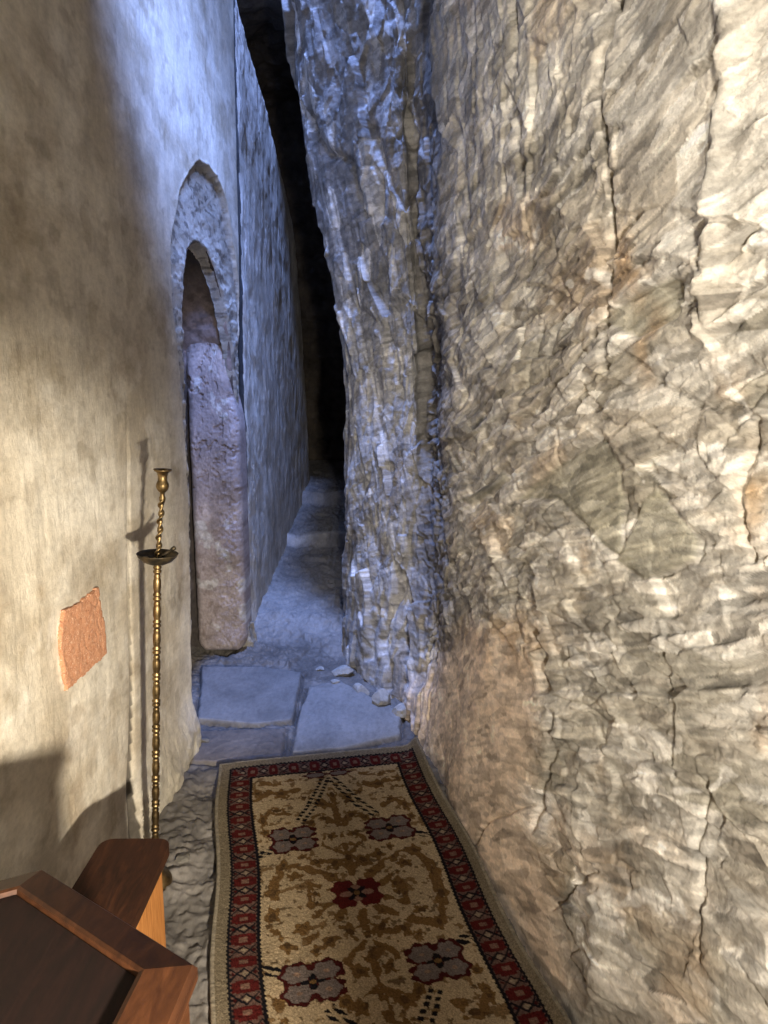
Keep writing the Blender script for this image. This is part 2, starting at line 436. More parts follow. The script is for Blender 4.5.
# shape of the wall's leaning far end: y limit as a function of height
def wall_end(z): return np.interp(z, [0, .5, 1.2, 1.9, 2.6, 2.9, 3.19, 3.4, 3.7, 4.5], [7.25, 7.25, 7.15, 6.95, 6.6, 6.15, 5.5, 4.85, 4.2, 3.7])
Yg = np.concatenate([np.arange(.2, 1.2, .012), np.arange(1.2, 4.5, .0052), np.arange(4.5, 7.6, .009)])
Zg = np.concatenate([np.arange(-.1, 2.7, .0052), np.arange(2.7, 4.5, .008)])
YY, ZZ = np.meshgrid(Yg, Zg)
XX = wallX(YY)
px, py = proj(XX, YY, ZZ)
E_, F_ = Noise(21), Noise(22)
jx = px + 2.2*E_.fbm(YY*22, ZZ*22, 3); jy = py + 5*F_.fbm(YY*22, ZZ*22, 3)
def wp(x, y):          # point measured in the photo -> (Y,Z) on the plaster plane
    d = 3.0
    for _ in range(12):
        X, Y, Z_ = unproj(x, y, d); d *= float(wallX(Y))/X
    X, Y, Z_ = unproj(x, y, d); return (Y, Z_)
OPEN = [wp(*p) for p in [(200, 238), (208, 242), (215, 252), (221, 268), (230, 305), (237, 350), (242, 420), (246, 500), (248, 600), (249, 668)]]
OPEN += [(OPEN[-1][0], -.3), (wp(194, 700)[0], -.3)]
OPEN += [wp(*p) for p in [(194, 700), (194, 640), (193, 560), (191, 480), (189, 420), (187, 354), (186, 310), (188, 275), (193, 250)]]
REB = [wp(*p) for p in [(200, 160), (209, 164), (218, 176), (224, 192), (229, 212), (235, 250), (241, 300), (246, 420), (249, 520)]] + [(4.1, -.3), (2.86, -.3)]
REB += [wp(*p) for p in [(190, 600), (187, 500), (181, 398), (176, 340), (172, 296), (172, 246), (175, 222), (182, 190), (190, 170)]]
wob = .012*E_.fbm(YY*14, ZZ*14, 4)
sdo = poly_sd(YY, ZZ, OPEN) + wob
sdr = poly_sd(YY, ZZ, REB) + wob*1.3
inreb = sstep(0, .012, -sdr)
inop = sstep(-.004, .03, -sdo)
dX = .012*E_.fbm(YY*1.3, ZZ*.9, 3) + .0035*F_.fbm(YY*9, ZZ*2.5, 4) + .0012*E_.fbm(YY*60, ZZ*14, 3)
rebd = inreb*(.016+.018*sstep(1.9, 2.35, ZZ))
dX -= rebd
dX += inreb*(.010*F_.fbm(YY*11, ZZ*26, 5))
dX -= .05*inop**2
# chipped lip at the arch crown
lip = np.exp(-(sdr/.012)**2)*sstep(2.0, 2.2, ZZ)
dX += .002*lip
# long vertical joint
JO = [(235, -80), (237, 30), (240, 160), (243, 300), (246, 440), (249, 560), (251, 622)]
jd = np.full(px.shape, 99.)
jl = np.interp(py, [p[1] for p in JO], [p[0] for p in JO])
jm = np.exp(-((px-jl)/1.7)**2)*(py < 622)
dX -= .035*jm
beyond = sstep(0, 2, px-jl)
dX += -.012*beyond + beyond*(.012*E_.fbm(YY*9, ZZ*4, 5)+.006*F_.ridge(YY*12, ZZ*6+YY*5, 4))
# second joint behind the candlestick
j2 = np.interp(py, [380, 560, 700, 850, 900], [125, 128, 130.5, 132, 132])
jm2 = np.exp(-((px-j2)/np.interp(py, [380, 560, 740, 840], [1.2, 1.4, 1.9, 4.5]))**2)*np.interp(py, [380, 560, 760], [.0, .35, 1])
dX -= .03*jm2
j3 = np.exp(-((px-j2-9)/5)**2)*np.interp(py, [420, 700], [0, 1]); dX += .004*j3
# hollow for the bare brick
BR = [wp(*p) for p in [(60, 612), (74, 606), (93, 590), (95, 606), (99, 626), (101, 652), (64, 688), (60, 664), (57, 640)]]
sdb = poly_sd(YY, ZZ, BR) + .004*E_.fbm(YY*30, ZZ*30, 3)
dX -= .014*sstep(-.002, .006, -sdb)
dX += .003*np.exp(-(sdb/.008)**2)
# broken foot of the wall next to the doorway
foot = sstep(.0, .25, .26-ZZ)*sstep(1.9, 2.3, YY)*(1-beyond)
dX += foot*(.035+.03*F_.fbm(YY*9, ZZ*9, 4))
# rounding at the far end
e = YY - (wall_end(ZZ) + .05*E_.fbm(ZZ*2.2, YY*.3, 3))
dX -= np.where(e > -.25, .9*np.clip(e+.25, 0, 2)**1.7, 0)
Pw = np.stack([XX+dX, YY, ZZ], -1)
tint = np.ones(Pw.shape)*C3(.60, .55, .46)
blend(sstep(.0, .5, E_.fbm(YY*2.5, ZZ*.8, 4)), (.42, .36, .27), .7)
blend(sstep(.1, .5, F_.fbm(YY*3.5+4, ZZ*.9+2, 4)), (.68, .64, .56), .6)
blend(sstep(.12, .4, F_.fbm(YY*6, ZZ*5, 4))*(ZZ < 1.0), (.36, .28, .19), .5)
blend(sstep(.05, .4, E_.fbm(YY*3+8, ZZ*5+3, 5)), (.40, .34, .25), .55)
blend(sstep(.1, .4, F_.fbm(YY*7+8, ZZ*9+3, 5)), (.74, .70, .62), .5)
blend(sstep(.2, .45, E_.fbm(YY*14, ZZ*16, 5)), (.34, .29, .22), .5)
blend(beyond, (.60, .575, .53), .9)
blend(beyond*sstep(.0, .3, E_.ridge(YY*9, ZZ*1.6, 3)-.1), (.40, .37, .33), .5)
blend(beyond*sstep(.15, .35, F_.fbm(YY*14, ZZ*2.6, 3)), (.66, .62, .57), .6)
blend(inreb, (.48, .45, .40), .8); blend(inreb*sstep(.08, .3, F_.fbm(YY*20, ZZ*45, 4)), (.16, .14, .12), .75)
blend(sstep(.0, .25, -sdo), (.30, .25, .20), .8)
blend(foot, (.42, .38, .30), .5)
blend((np.abs(px-jl-.7) < 1.5)*(py < 622), (.012, .011, .010), 1)
blend((np.abs(px-j2-.6) < np.interp(py, [560, 740, 840], [.8, 1.4, 3.0]))*np.interp(py, [430, 600, 720], [.0, .5, 1]), (.05, .04, .03), .9)
blend(np.exp(-(sdb/.006)**2), (.70, .66, .58), .7)
stain = np.exp(-((px-40)/5)**2-((py-592)/9)**2); blend(stain, (.38, .29, .18), .6)
tint = np.clip(tint, .03, .8)
rough = np.clip(.12 + .9*inreb + .65*beyond + .6*foot, 0, 1)
keep = (sdo > -.035) & (e < .5)
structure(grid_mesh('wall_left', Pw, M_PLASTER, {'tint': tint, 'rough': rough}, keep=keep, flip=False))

# deep reveal of the arched doorway
def resample(P_, step):
    P_ = np.array(P_); seg = np.linalg.norm(np.diff(P_, axis=0), axis=1); s = np.concatenate([[0], np.cumsum(seg)])
    t = np.arange(0, s[-1], step)
    return np.stack([np.interp(t, s, P_[:, 0]), np.interp(t, s, P_[:, 1])], -1)
loop = resample(OPEN[12:] + OPEN[:11], .012)
cen = loop.mean(0)
dep = np.linspace(0, .75, 50)
R = np.zeros((len(loop), len(dep), 3)); 
tang = np.gradient(loop, axis=0); nrm = np.stack([-tang[:, 1], tang[:, 0]], -1); nrm /= np.linalg.norm(nrm, axis=1, keepdims=True)
si = np.sign(((cen-loop)*nrm).sum(1)); si = 1 if si.mean() > 0 else -1
for k, d_ in enumerate(dep):
    li = np.arange(len(loop))*.012
    off = .012 + .016*E_.fbm(li*9, np.full(len(loop), d_*9), 4)
    q = loop + si*nrm*off[:, None]
    R[:, k] = np.stack([wallX(q[:, 0])-.030-d_, q[:, 0], q[:, 1]], -1)
tint = np.ones(R.shape)*C3(.055, .045, .04)  # near-black tint paints in the shade inside the doorway
blend(sstep(2.13, 1.80, R[..., 2])*(R[..., 1] > 3.2)*sstep(1.5, 1.65, R[..., 2]), (.36, .29, .27), 1)  # post-like pink, fading into the painted shade at the apex and behind the post
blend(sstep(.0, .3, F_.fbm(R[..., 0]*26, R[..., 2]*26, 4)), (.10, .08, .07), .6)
R[..., 1] += .012*E_.fbm(R[..., 0]*30, R[..., 2]*30, 4)
tintr = tint
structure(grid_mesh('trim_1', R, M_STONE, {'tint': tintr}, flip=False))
# closed dark back of the doorway
bm = bmesh.new(); box(bm, -1.66, -1.58, 2.6, 4.4, -.1, 2.5)
structure(obj('wall_doorway', bm, M_CAVE))

# ------------------------------------------------------------------ stone jamb post in the doorway
x0, x1, z0, z1 = -1.05, -.775, .015, 2.1
yS = floorpt(225, 655)[1]
nx, nz = 110, 520
u = np.linspace(-1, 1, nx); t = np.linspace(-1, 1, nz)
cxm, hx, czm, hz = (x0+x1)/2, (x1-x0)/2, (z0+z1)/2, (z1-z0)/2
UU, TT = np.meshgrid(u, t)
ex_ = hx - np.abs(UU*hx); ez_ = hz - np.abs(TT*hz)
r_ = .075
Xs = cxm + UU*hx; Zs = czm + TT*hz
# rounded corners: squeeze x near the ends
cz = np.clip(r_-ez_, 0, r_)
lim = hx - (r_-np.sqrt(np.clip(r_**2-cz**2, 0, None)))
Xs = cxm + UU*lim
edge = np.minimum((1-np.abs(UU))*lim, ez_)
Yd = .06*(1-np.sqrt(np.clip(1-(1-np.clip(edge/.045, 0, 1))**2, 0, 1)))
pit = sstep(.12, .42, E_.fbm(Xs*30, Zs*30, 4)+.1*F_.fbm(Xs*4, Zs*2, 2))
Ys = yS + Yd + .010*F_.fbm(Xs*5, Zs*5, 3) + .010*pit*sstep(.6, 1.2, Zs) + .004*E_.fbm(Xs*70, Zs*60, 3) + .04*(1-Zs/2.1)*0
tint = np.ones(Xs.shape+(3,))*C3(.37, .31, .295)
blend(sstep(.0, .4, F_.fbm(Xs*9, Zs*5, 4)), (.50, .43, .41), .8)
blend(sstep(.25, .45, E_.fbm(Xs*14+4, Zs*12, 4)), (.62, .60, .58), .8)
blend(pit, (.20, .15, .13), .5)
front = np.stack([Xs, Ys, Zs], -1)
def pad(A):
    return np.concatenate([A[:, :1], A, A[:, -1:]], 1)
def padr(A):
    return np.concatenate([A[:1], A, A[-1:]], 0)
front = padr(pad(front)); tint = padr(pad(tint))
front[..., 0] -= .05*sstep(1.25, 1.6, front[..., 2])*(UU[0, -1] > 0)*sstep(-.95, -.80, front[..., 0])
front[:, 0, 1] = yS+.2; front[:, -1, 1] = yS+.2; front[0, :, 1] = yS+.2; front[-1, :, 1] = yS+.2
o = grid_mesh('stone_post', front, M_STONE, {'tint': tint}, flip=False)
o['label'] = 'tall pinkish stone post with rounded foot standing inside the arched doorway'; o['category'] = 'stone post'

# ------------------------------------------------------------------ bare brick in the wall
yz = np.array(BR); y0, y1 = yz[:, 0].min()-.01, yz[:, 0].max()+.01; za, zb = yz[:, 1].min()-.01, yz[:, 1].max()+.01
by, bz = np.meshgrid(np.arange(y0, y1, .003), np.arange(za, zb, .003))
kb = poly_sd(by, bz, BR) < .004
bx = wallX(by) - .0085 + .003*E_.fbm(by*60, bz*60, 4) + .012*E_.fbm(by*1.3, bz*.9, 3)
o = grid_mesh('exposed_brick', np.stack([bx, by, bz], -1), M_BRICK, keep=kb, flip=False)
sm = o.modifiers.new('thickness', 'SOLIDIFY'); sm.thickness = .02; sm.offset = -1
o['label'] = 'patch of bare orange brick showing through the broken wall plaster'; o['category'] = 'brick'

# ------------------------------------------------------------------ floor
Xf = np.arange(-1.75, 1.3, .006); Yf = np.concatenate([np.arange(.0, 1.3, .02), np.arange(1.3, 4.4, .006), np.arange(4.4, 8.8, .011)])
FX, FY = np.meshgrid(Xf, Yf)
def floor_h(Y):
    return np.interp(Y, [0, 4.0, 4.3, 5.6, 5.68, 6.5, 6.58, 8.0, 9], [0, 0, .13, .27, .36, .45, .55, .66, .7])
G_ = Noise(31); Hn = Noise(32)
yl = FY + .10*G_.fbm(FX*3, FY*3, 3)
HZ = np.where(FY < 3.9, 0, floor_h(yl))
HZ = floor_h(yl)*sstep(3.85, 4.05, FY)
fl = [floorpt(x, y) for x, y in []]
def fp(*pts): return [floorpt(x, y)[:2] for x, y in pts]
slabs = [fp((200, 668), (262, 668), (304, 674), (294, 722), (250, 727), (196, 722)),
         fp((307, 690), (340, 682), (375, 700), (404, 712), (402, 738), (345, 752), (290, 757), (296, 720)),
         fp((196, 730), (288, 728), (284, 757), (215, 764), (185, 764))]
mort = .024*G_.fbm(FX*9, FY*9, 5) + .009*Hn.ridge(FX*24, FY*24, 4) + .007*facets(FX*22, FY*22, 33)[0]
rough_z = mort - .008
tint = np.ones(FX.shape+(3,))*C3(.11, .10, .09)
blend(sstep(0, .5, G_.fbm(FX*7, FY*7, 4)), (.19, .175, .16), .8)
blend(sstep(.1, .4, Hn.fbm(FX*16, FY*16, 4)), (.14, .125, .11), .6)
for k, Pg in enumerate(slabs):
    d = poly_sd(FX, FY, Pg) + .010*G_.fbm(FX*18, FY*18, 3)
    m_ = sstep(0, .014, -d)
    h = [.014, .017, .006][k]
    surf = h + .004*G_.fbm(FX*4+k*7, FY*4, 3) + [.0008, .0010, .004][k]*Hn.fbm(FX*50, FY*50, 4)
    rough_z = rough_z*(1-m_) + surf*m_
    rough_z -= .012*np.exp(-((d+.002)/.009)**2)
    blend(m_, [(.17, .165, .16), (.215, .21, .205), (.13, .11, .095)][k], .85)
    blend(np.exp(-(d/.010)**2), (.06, .052, .045), .8)
HZ = HZ + rough_z
# cracked old threshold and scuffed earth on the ramp
thr = poly_sd(FX, FY, fp((215, 662), (250, 645), (310, 652), (290, 668)))
tm = sstep(0, .02, -thr); HZ += tm*(.012+.012*facets(FX*26, FY*18, 35)[0]); blend(tm, (.12, .105, .09), .7)
far = sstep(4.0, 4.3, FY)
blend(far, (.27, .26, .25), .8)
blend(far*np.exp(-((FY-5.62-.10*G_.fbm(FX*3, FY*3, 3))/.03)**2), (.6, .59, .58), .6)
tint = np.clip(tint, .02, .7)
structure(grid_mesh('floor', np.stack([FX, FY, HZ], -1), M_FLOOR, {'tint': tint}, flip=True))

# ------------------------------------------------------------------ back of the crevice and rock roof
bx_, bz_ = np.meshgrid(np.arange(-2.2, 2.2, .02), np.arange(-.1, 4.8, .02))
row_i = np.floor(bz_/.22 + .3*G_.v(bx_*2, bz_*2)); sh = (row_i % 2)*.2
jx_ = np.abs(((bx_+sh+.1*G_.v(bx_*3, bz_*3))/.42) % 1-.5); jz_ = np.abs((bz_/.22+.3*G_.v(bx_*2, bz_*2)) % 1-.5)
bk = 8.2 - .12*G_.fbm(bx_*1.5, bz_*1.5, 4) + .04*((jx_ > .46) | (jz_ > .43)) - .02*Hn.fbm(bx_*14, bz_*14, 4)
structure(grid_mesh('wall_back', np.stack([bx_, bk, bz_], -1), M_CAVE, flip=True))
cx_, cy_ = np.meshgrid(np.arange(-2.2, 2.2, .03), np.arange(4.6, 8.6, .03))
ch = 4.35 + .22*G_.fbm(cx_*1.5, cy_*1.5, 4) + .06*facets(cx_*4, cy_*3, 41)[0] + .0*cx_
structure(grid_mesh('ceiling', np.stack([cx_, cy_, ch], -1), M_CAVE, flip=False))

# ------------------------------------------------------------------ loose stones at the foot of the pillar and on the floor
def stone(seed, sx, sy, sz):
    bm = bmesh.new(); bmesh.ops.create_icosphere(bm, subdivisions=4, radius=1)
    r = random.Random(seed)
    pl = [(Vector((r.gauss(0, 1), r.gauss(0, 1), r.gauss(0, 1))).normalized(), r.uniform(.55, .85)) for _ in range(16)]
    for v in bm.verts:
        d = v.co.normalized(); k = 1.0
        for n, o_ in pl:
            c_ = d.dot(n)
            if c_ > .05: k = min(k, o_/c_)
        k *= 1 + .03*math.sin(9*d.x+seed)*math.sin(8*d.y)*math.cos(7*d.z)
        v.co = Vector((d.x*k*sx, d.y*k*sy, d.z*k*sz))
    return bm
def stint(o, c):
    me = o.data; at = me.color_attributes.new('tint', 'FLOAT_COLOR', 'POINT')
    at.data.foreach_set('color', np.tile([*c, 1], len(me.vertices)).astype(np.float32))
def gz(x, y):
    i = int(np.argmin(np.abs(Yf-y))); j = int(np.argmin(np.abs(Xf-x))); return float(HZ[i, j])
STN = [  # px, py, size, flat, label
    (343, 672, .068, .6, 'flat grey stone lying where the passage floor meets the pillar, beside the crevice'),
    (320, 668, .030, .6, 'small grey stone lying farthest left in the rubble below the pillar'),
    (360, 692, .066, .8, 'blocky pale stone wedged under the ribbed foot of the rock pillar'),
    (381, 705, .064, 1.1, 'upright pale chunk leaning on the middle of the pillar foot'),
    (402, 716, .054, .9, 'angular chunk at the right end of the pillar rubble, nearest the paving slab'),
    (335, 686, .028, .5, 'thin pale chip lying in front of the pillar rubble'),
    (182, 860, .030, .5, 'small pale stone on the mortar just right of the wooden bench'),
    (204, 742, .028, .5, 'dark small stone at the broken foot of the plaster wall by the slabs'),
]
for k, (x, y, s, fl_, lab) in enumerate(STN):
    q = floorpt(x, y)
    o = obj('loose_stone', stone(50+k, s, s*.85, s*fl_*.8), M_STONE, smooth=False)
    o.location = (q[0], q[1], gz(q[0], q[1]) + s*fl_*.32); o.rotation_euler = (0, 0, k*1.3)
    stint(o, (.32, .305, .28) if k < 6 else (.13, .12, .105))
    o['label'] = lab; o['category'] = 'stone'; o['group'] = 'loose stones on the floor'

# ------------------------------------------------------------------ rug
RC = np.array(floorpt(357, 902)[:2]); 
ang = math.atan2(.203, .979)
HW, HL = .405, .835
nu, nw = 290, 590
uu = np.linspace(-HW, HW, nu); ww = np.linspace(-HL, HL, nw)
U, V = np.meshgrid(uu, ww)
K = .0029
qu = np.round(U/K)*K; qv = np.round(V/K)*K     # knot grid
Rn = Noise(51)
ju = qu + .0035*Rn.v(qu*60, qv*60); jv = qv + .0035*Rn.v(qu*60+9, qv*60+5)
cream, gold, dgold = C3(.52, .41, .265), C3(.20, .115, .045), C3(.11, .065, .03)
red, dred, black, lilac, pink, tan = C3(.095, .014, .013), C3(.065, .012, .011), C3(.012, .011, .014), C3(.20, .165, .155), C3(.30, .17, .13), C3(.24, .20, .14)
col = np.ones(U.shape+(3,))*cream
def put(m, c, k=1.0):
    global col
    mm = (m.astype(float)*k)[..., None]; col = col*(1-mm)+c*mm
au, av = np.abs(ju), np.abs(jv)
# field ornament (symmetric about both axes)
def blob(x, y, cx, cy, rx, ry, rot=0, lobes=0, amp=0):
    dx, dy = x-cx, y-cy; c_, s_ = math.cos(rot), math.sin(rot)
    a_, b_ = (dx*c_+dy*s_)/rx, (-dx*s_+dy*c_)/ry
    r = np.sqrt(a_*a_+b_*b_); th = np.arctan2(b_, a_)
    return r < 1+amp*np.cos(lobes*th)
def arcp(pts, w): return line_d(au, av, pts) < w
# scrolls
brk = Rn.fbm(ju*34+3, jv*34, 3)
for pts, w_ in [([(0, .08), (.0, .56)], .010), ([(.0, .12), (.05, .16), (.10, .17)], .013), ([(.05, .07), (.10, .12), (.16, .155), (.21, .16), (.24, .10), (.245, 0)], .013),
                ([(0, .34), (.04, .40), (.08, .40)], .012), ([(0, .46), (.04, .50), (.06, .49)], .012), ([(.08, .03), (.13, .07), (.14, .0)], .010),
                ([(.12, .60), (.17, .56), (.22, .60), (.26, .55)], .014), ([(.17, .44), (.22, .47), (.25, .42)], .012), ([(.03, .22), (.07, .25), (.05, .30)], .010), ([(.13, .66), (.19, .645), (.25, .66)], .012), ([(.0, .26), (.035, .22), (.0, .19)], .010)]:
    wv = w_*(1+1.3*Rn.fbm(ju*40+2, jv*40, 2))
    put((line_d(au, av, pts) < wv) & (brk > -.24), gold)
for cx, cy, rx, ry, ro in [(.045, .15, .022, .035, .6), (.10, .17, .02, .03, -.5), (.21, .165, .02, .03, .2), (.245, .05, .020, .045, 0), (.05, .40, .022, .03, -.6), (.09, .38, .016, .026, .5),
                           (.045, .49, .02, .035, -.4), (.0, .54, .016, .04, 0), (.0, .17, .02, .03, 0), (.18, .58, .025, .03, .3), (.26, .60, .02, .03, 0), (.17, .11, .025, .02, .4), (.04, .29, .02, .026, .9), (.14, .20, .016, .02, 0), (.25, .42, .014, .04, 0),
                           (.2, .47, .03, .022, 0), (.10, .54, .02, .02, 0), (.06, .09, .02, .016, 0), (.12, .02, .014, .022, 0), (.25, .35, .014, .02, 0)]:
    put(blob(au, av, cx, cy, rx, ry, ro, 5, .22) & (brk > -.25), gold)
    put(blob(au, av, cx, cy, rx*.45, ry*.45, ro), dgold)
put((Rn.fbm(ju*36, jv*36, 3) > .34), gold, .85)
put((Rn.fbm(ju*50+7, jv*50, 3) > .42), dgold, .8)
# dark twin stems from the end arch to the corner flowers and around
dots = (np.sin(jv*260+ju*120) > -.35)
for pts in [[(.0, .655), (.03, .57), (.075, .46), (.12, .385)], [(.02, .665), (.05, .59), (.095, .48), (.14, .395)]]:
    put((line_d(au, av, pts) < .007) & dots, black)
for pts in [[(.22, .27), (.255, .235), (.29, .23)], [(.235, .26), (.27, .25)]]:
    put((line_d(au, av, pts) < .007) & dots, black)
put(blob(au, av, .045, .685, .045, .022, 0, 6, .15), dred); put(blob(au, av, .045, .685, .034, .014), lilac)
# corner flowers: four round petals each
fu, fv = .162, .30
for dx_, dy_ in ((-.036, -.03), (.036, -.03), (-.036, .03), (.036, .03)):
    put(blob(au, av, fu+dx_, fv+dy_, .045, .040, 0, 7, .09), dred)
for dx_, dy_ in ((-.036, -.03), (.036, -.03), (-.036, .03), (.036, .03)):
    put(blob(au, av, fu+dx_, fv+dy_, .034, .028, 0, 6, .1), lilac)
    put(blob(au, av, fu+dx_, fv+dy_, .008, .006), C3(.3, .2, .15))
put(blob(au, av, fu, fv, .022, .018, 0, 4, .5), black); put(blob(au, av, fu, fv, .009, .008), gold)
# central red medallion
for dx_, dy_ in ((-.034, -.022), (.034, -.022), (-.034, .024), (.034, .024)):
    put(blob(ju, jv, dx_, dy_, .040, .036, 0, 6, .1), red*1.1)
put(blob(ju, jv, 0, 0, .036, .026, 0, 4, .4), pink); put(blob(ju, jv, 0, 0, .024, .022, .78, 4, .5), black); put(blob(ju, jv, 0, 0, .008, .008), gold)
# border
bo = np.minimum(HW-np.abs(qu), HL-np.abs(qv))
al = np.where(HW-np.abs(qu) < HL-np.abs(qv), qv, qu)       # coordinate along the border
jb = bo + .0018*np.sign(np.sin(al*400))
put(jb < .127, black); put(jb < .115, C3(.15, .09, .075))
per = .080; ph = ((al/per) % 1)-.5; ac = bo-.080
put((np.abs(ph) < .25-.05*(np.abs(ac) > .022)) & (np.abs(ac) < .033), red)
put((np.abs(ph) < .10) & (np.abs(ac) < .010), pink*.7)
dia = np.abs(np.abs(ph)-.5)*per
xx1 = np.abs(np.abs(dia)-np.abs(np.abs(ac)-.016)) < .0035
put(xx1 & (dia < .019) & (np.abs(ac) < .034), black)
put((dia+np.abs(ac) < .010), C3(.32, .25, .18)); put((dia+np.abs(np.abs(ac)-.028) < .007), dred)
put(jb < .047, black); put(jb < .036, tan)
col *= (1 + .55*(Rn.t[(np.round(U/K).astype(int)) & 255, (np.round(V/K).astype(int)) & 255]-.5))[..., None]
wear = Rn.fbm(U*3, V*3, 3); col = col*(1+.15*wear[..., None])
col = np.clip(col*np.array([.62, .60, .57]), .004, .7)
# lay on the floor, riding up on the rock at its long right side
ca_, sa_ = math.cos(ang), math.sin(ang)
RX = RC[0] + U*ca_ - V*sa_; RY = RC[1] + U*sa_ + V*ca_
curl = sstep(.31, .405, U)
RZ = .030 + .005*Rn.fbm(U*4, V*4, 3) + .0035*Rn.v(U*300, V*300) + .05*curl**2*(.6+Rn.v(V*3, U)) + .004*sstep(.78, .83, V)
RX -= .018*curl**2
RX += .006*np.sin(V*9)*(np.abs(U) > .2)*1
rug = empty('rug', (RC[0], RC[1], .02), 'worn oriental runner rug with cream floral field and red-black border on the floor', 'rug')
Pr = np.stack([RX-RC[0], RY-RC[1], RZ-.02], -1)
grid_mesh('pile', Pr, M_RUG, {'weave': col}, flip=True, parent=rug)
# selvedge: a bound edge all round that also gives the rug its thickness
ring = np.concatenate([Pr[0, :], Pr[1:, -1], Pr[-1, -2::-1], Pr[-2:0:-1, 0]])
ring = np.concatenate([ring, ring[:1]])
cc = ring.mean(0)
dr = np.gradient(ring, axis=0); nr = np.stack([dr[:, 1], -dr[:, 0], np.zeros(len(dr))], -1); nr /= np.linalg.norm(nr, axis=1, keepdims=True)+1e-9
prof = [(-.006, .001), (-.001, .0035), (.004, .002), (.006, -.004), (.004, -.010), (-.002, -.013), (-.010, -.013)]
SG = np.stack([ring + nr*a_ + np.array([0, 0, b_]) for a_, b_ in prof], 0)
grid_mesh('selvedge', SG, M_SELV, flip=False, parent=rug)

# ------------------------------------------------------------------ brass candlestick
CY = 2.03
cb = unproj(154.5, 885, 2.25); bx0, by0 = -.698, CY
h0 = gz(bx0, by0)
lean = math.atan2(.075, 1.26)
cs = empty('candlestick', (bx0, by0, h0), 'tall leaning brass floor candlestick with turned shaft and dark drip dish by the plaster wall', 'candlestick', rot=(0, lean, 0))
bm = bmesh.new(); lathe(bm, [(.050, .0), (.052, .006), (.050, .014), (.042, .024), (.030, .034), (.02, .05), (.014, .07), (.012, .09)], 40); obj('base', bm, M_BRASS, cs, True)
prof = [(.010, .08)]
z = .09
k = 0
while z < .99:
    prof += [(.0075, z), (.0115, z+.004), (.0115, z+.009), (.0075, z+.012), (.0115, z+.016), (.0120, z+.020), (.0085, z+.024)]
    prof += [(.0092, z+.028), (.0112, z+.040), (.0108, z+.060), (.0085, z+.068), (.0102, z+.072), (.0085, z+.076)]
    z += .080
prof = [p for p in prof if p[1] < 1.0] + [(.009, 1.002)]
bm = bmesh.new(); lathe(bm, prof, 24); obj('shaft', bm, M_BRASS, cs, True)
bm = bmesh.new(); lathe(bm, [(.010, .995), (.022, .998), (.040, 1.006), (.053, 1.019), (.0565, 1.026), (.0575, 1.028), (.0560, 1.029), (.050, 1.021), (.036, 1.010), (.018, 1.004), (.006, 1.003)], 48); obj('drip_dish', bm, M_DISH, cs, True)
# spiral upper stem
bm = bmesh.new(); nz_ = 120; sg = 12; prev = None
for i in range(nz_+1):
    zz = 1.003 + .185*i/nz_; tw = i/nz_*math.pi*2*4.0
    rr = .0064 if i > 8 else .012-.0008*i
    ring_ = []
    for k in range(sg):
        th = 2*math.pi*k/sg
        rad = rr*(1+.38*math.cos(2*(th-tw)))
        ring_.append(bm.verts.new((rad*math.cos(th)+.0018*math.cos(tw)+.06*(zz-1.003), rad*math.sin(th)+.0018*math.sin(tw), zz)))
    if prev:
        for k in range(sg): bm.faces.new((prev[k], prev[(k+1) % sg], ring_[(k+1) % sg], ring_[k]))
    prev = ring_
bm.faces.new(prev)
obj('twisted_stem', bm, M_BRASS, cs, True)
bm = bmesh.new(); lathe(bm, [(r_*1.02, z_+.020) for r_, z_ in [(.005, 1.152), (.008, 1.160), (.009, 1.168), (.006, 1.175), (.007, 1.182), (.0145, 1.190), (.0175, 1.200), (.0165, 1.208), (.0125, 1.216), (.0125, 1.228), (.015, 1.238), (.023, 1.243), (.0245, 1.246), (.023, 1.248), (.012, 1.247), (.011, 1.235), (.010, 1.215), (.001, 1.212)]], 36, (.0125, 0)); obj('candle_cup', bm, M_BRASS, cs, True)
# wax leftovers in the dish
lw = Matrix.Rotation(lean, 4, 'Y')
def on_stick(x, y, z): 
    p = lw @ Vector((x, y, z)); return (bx0+p.x, by0+p.y, h0+p.z)
bm = bmesh.new(); lathe(bm, [(.004, 0), (.0045, .02), (.0035, .035), (.006, .037), (.006, .048), (.003, .050)], 12)
o = obj('candle_stub', bm, M_DISH, None, True); o.location = on_stick(.012, -.012, 1.022); o.rotation_euler = (0, math.radians(58), .15)
o['label'] = 'blackened candle stub poking over the right rim of the drip dish'; o['category'] = 'candle'
for k, (x, y, lab) in enumerate([(-.030, -.014, 'small lump of old wax in the left half of the drip dish'), (.0, -.028, 'small lump of old wax at the front of the drip dish')]):
    o = obj('wax_lump', stone(80+k, .010, .008, .006), M_WAX, smooth=True); o.location = on_stick(x, y, 1.018); o['label'] = lab; o['category'] = 'wax'; o['group'] = 'wax lumps in the drip dish'

# ------------------------------------------------------------------ low wooden bench
bn = empty('bench', (-.66, 1.28, 0), 'low dark-topped wooden bench with orange side board, against the plaster wall behind the lectern', 'bench')
def rrect(x0, x1, y0, y1, r, n=8):
    pts = []
    for cx, cy, a0 in ((x1-r, y0+r, -90), (x1-r, y1-r, 0), (x0+r, y1-r, 90), (x0+r, y0+r, 180)):
        for k in range(n+1):
            a = math.radians(a0+90*k/n); pts.append((cx+r*math.cos(a), cy+r*math.sin(a)))
    return pts
bm = bmesh.new(); prism(bm, rrect(-.0, .163, -.28, .300, .03), .425, .45); bevel(bm, .005); obj('seat', bm, M_BENCHTOP, bn)
for sy, nm in ((-.25, 'end_board'), (.235, 'end_board')):
    bm = bmesh.new(); box(bm, .01, .125, sy, sy+.025, .02, .425); bevel(bm, .003, 2); obj(nm, bm, M_PINE, bn)
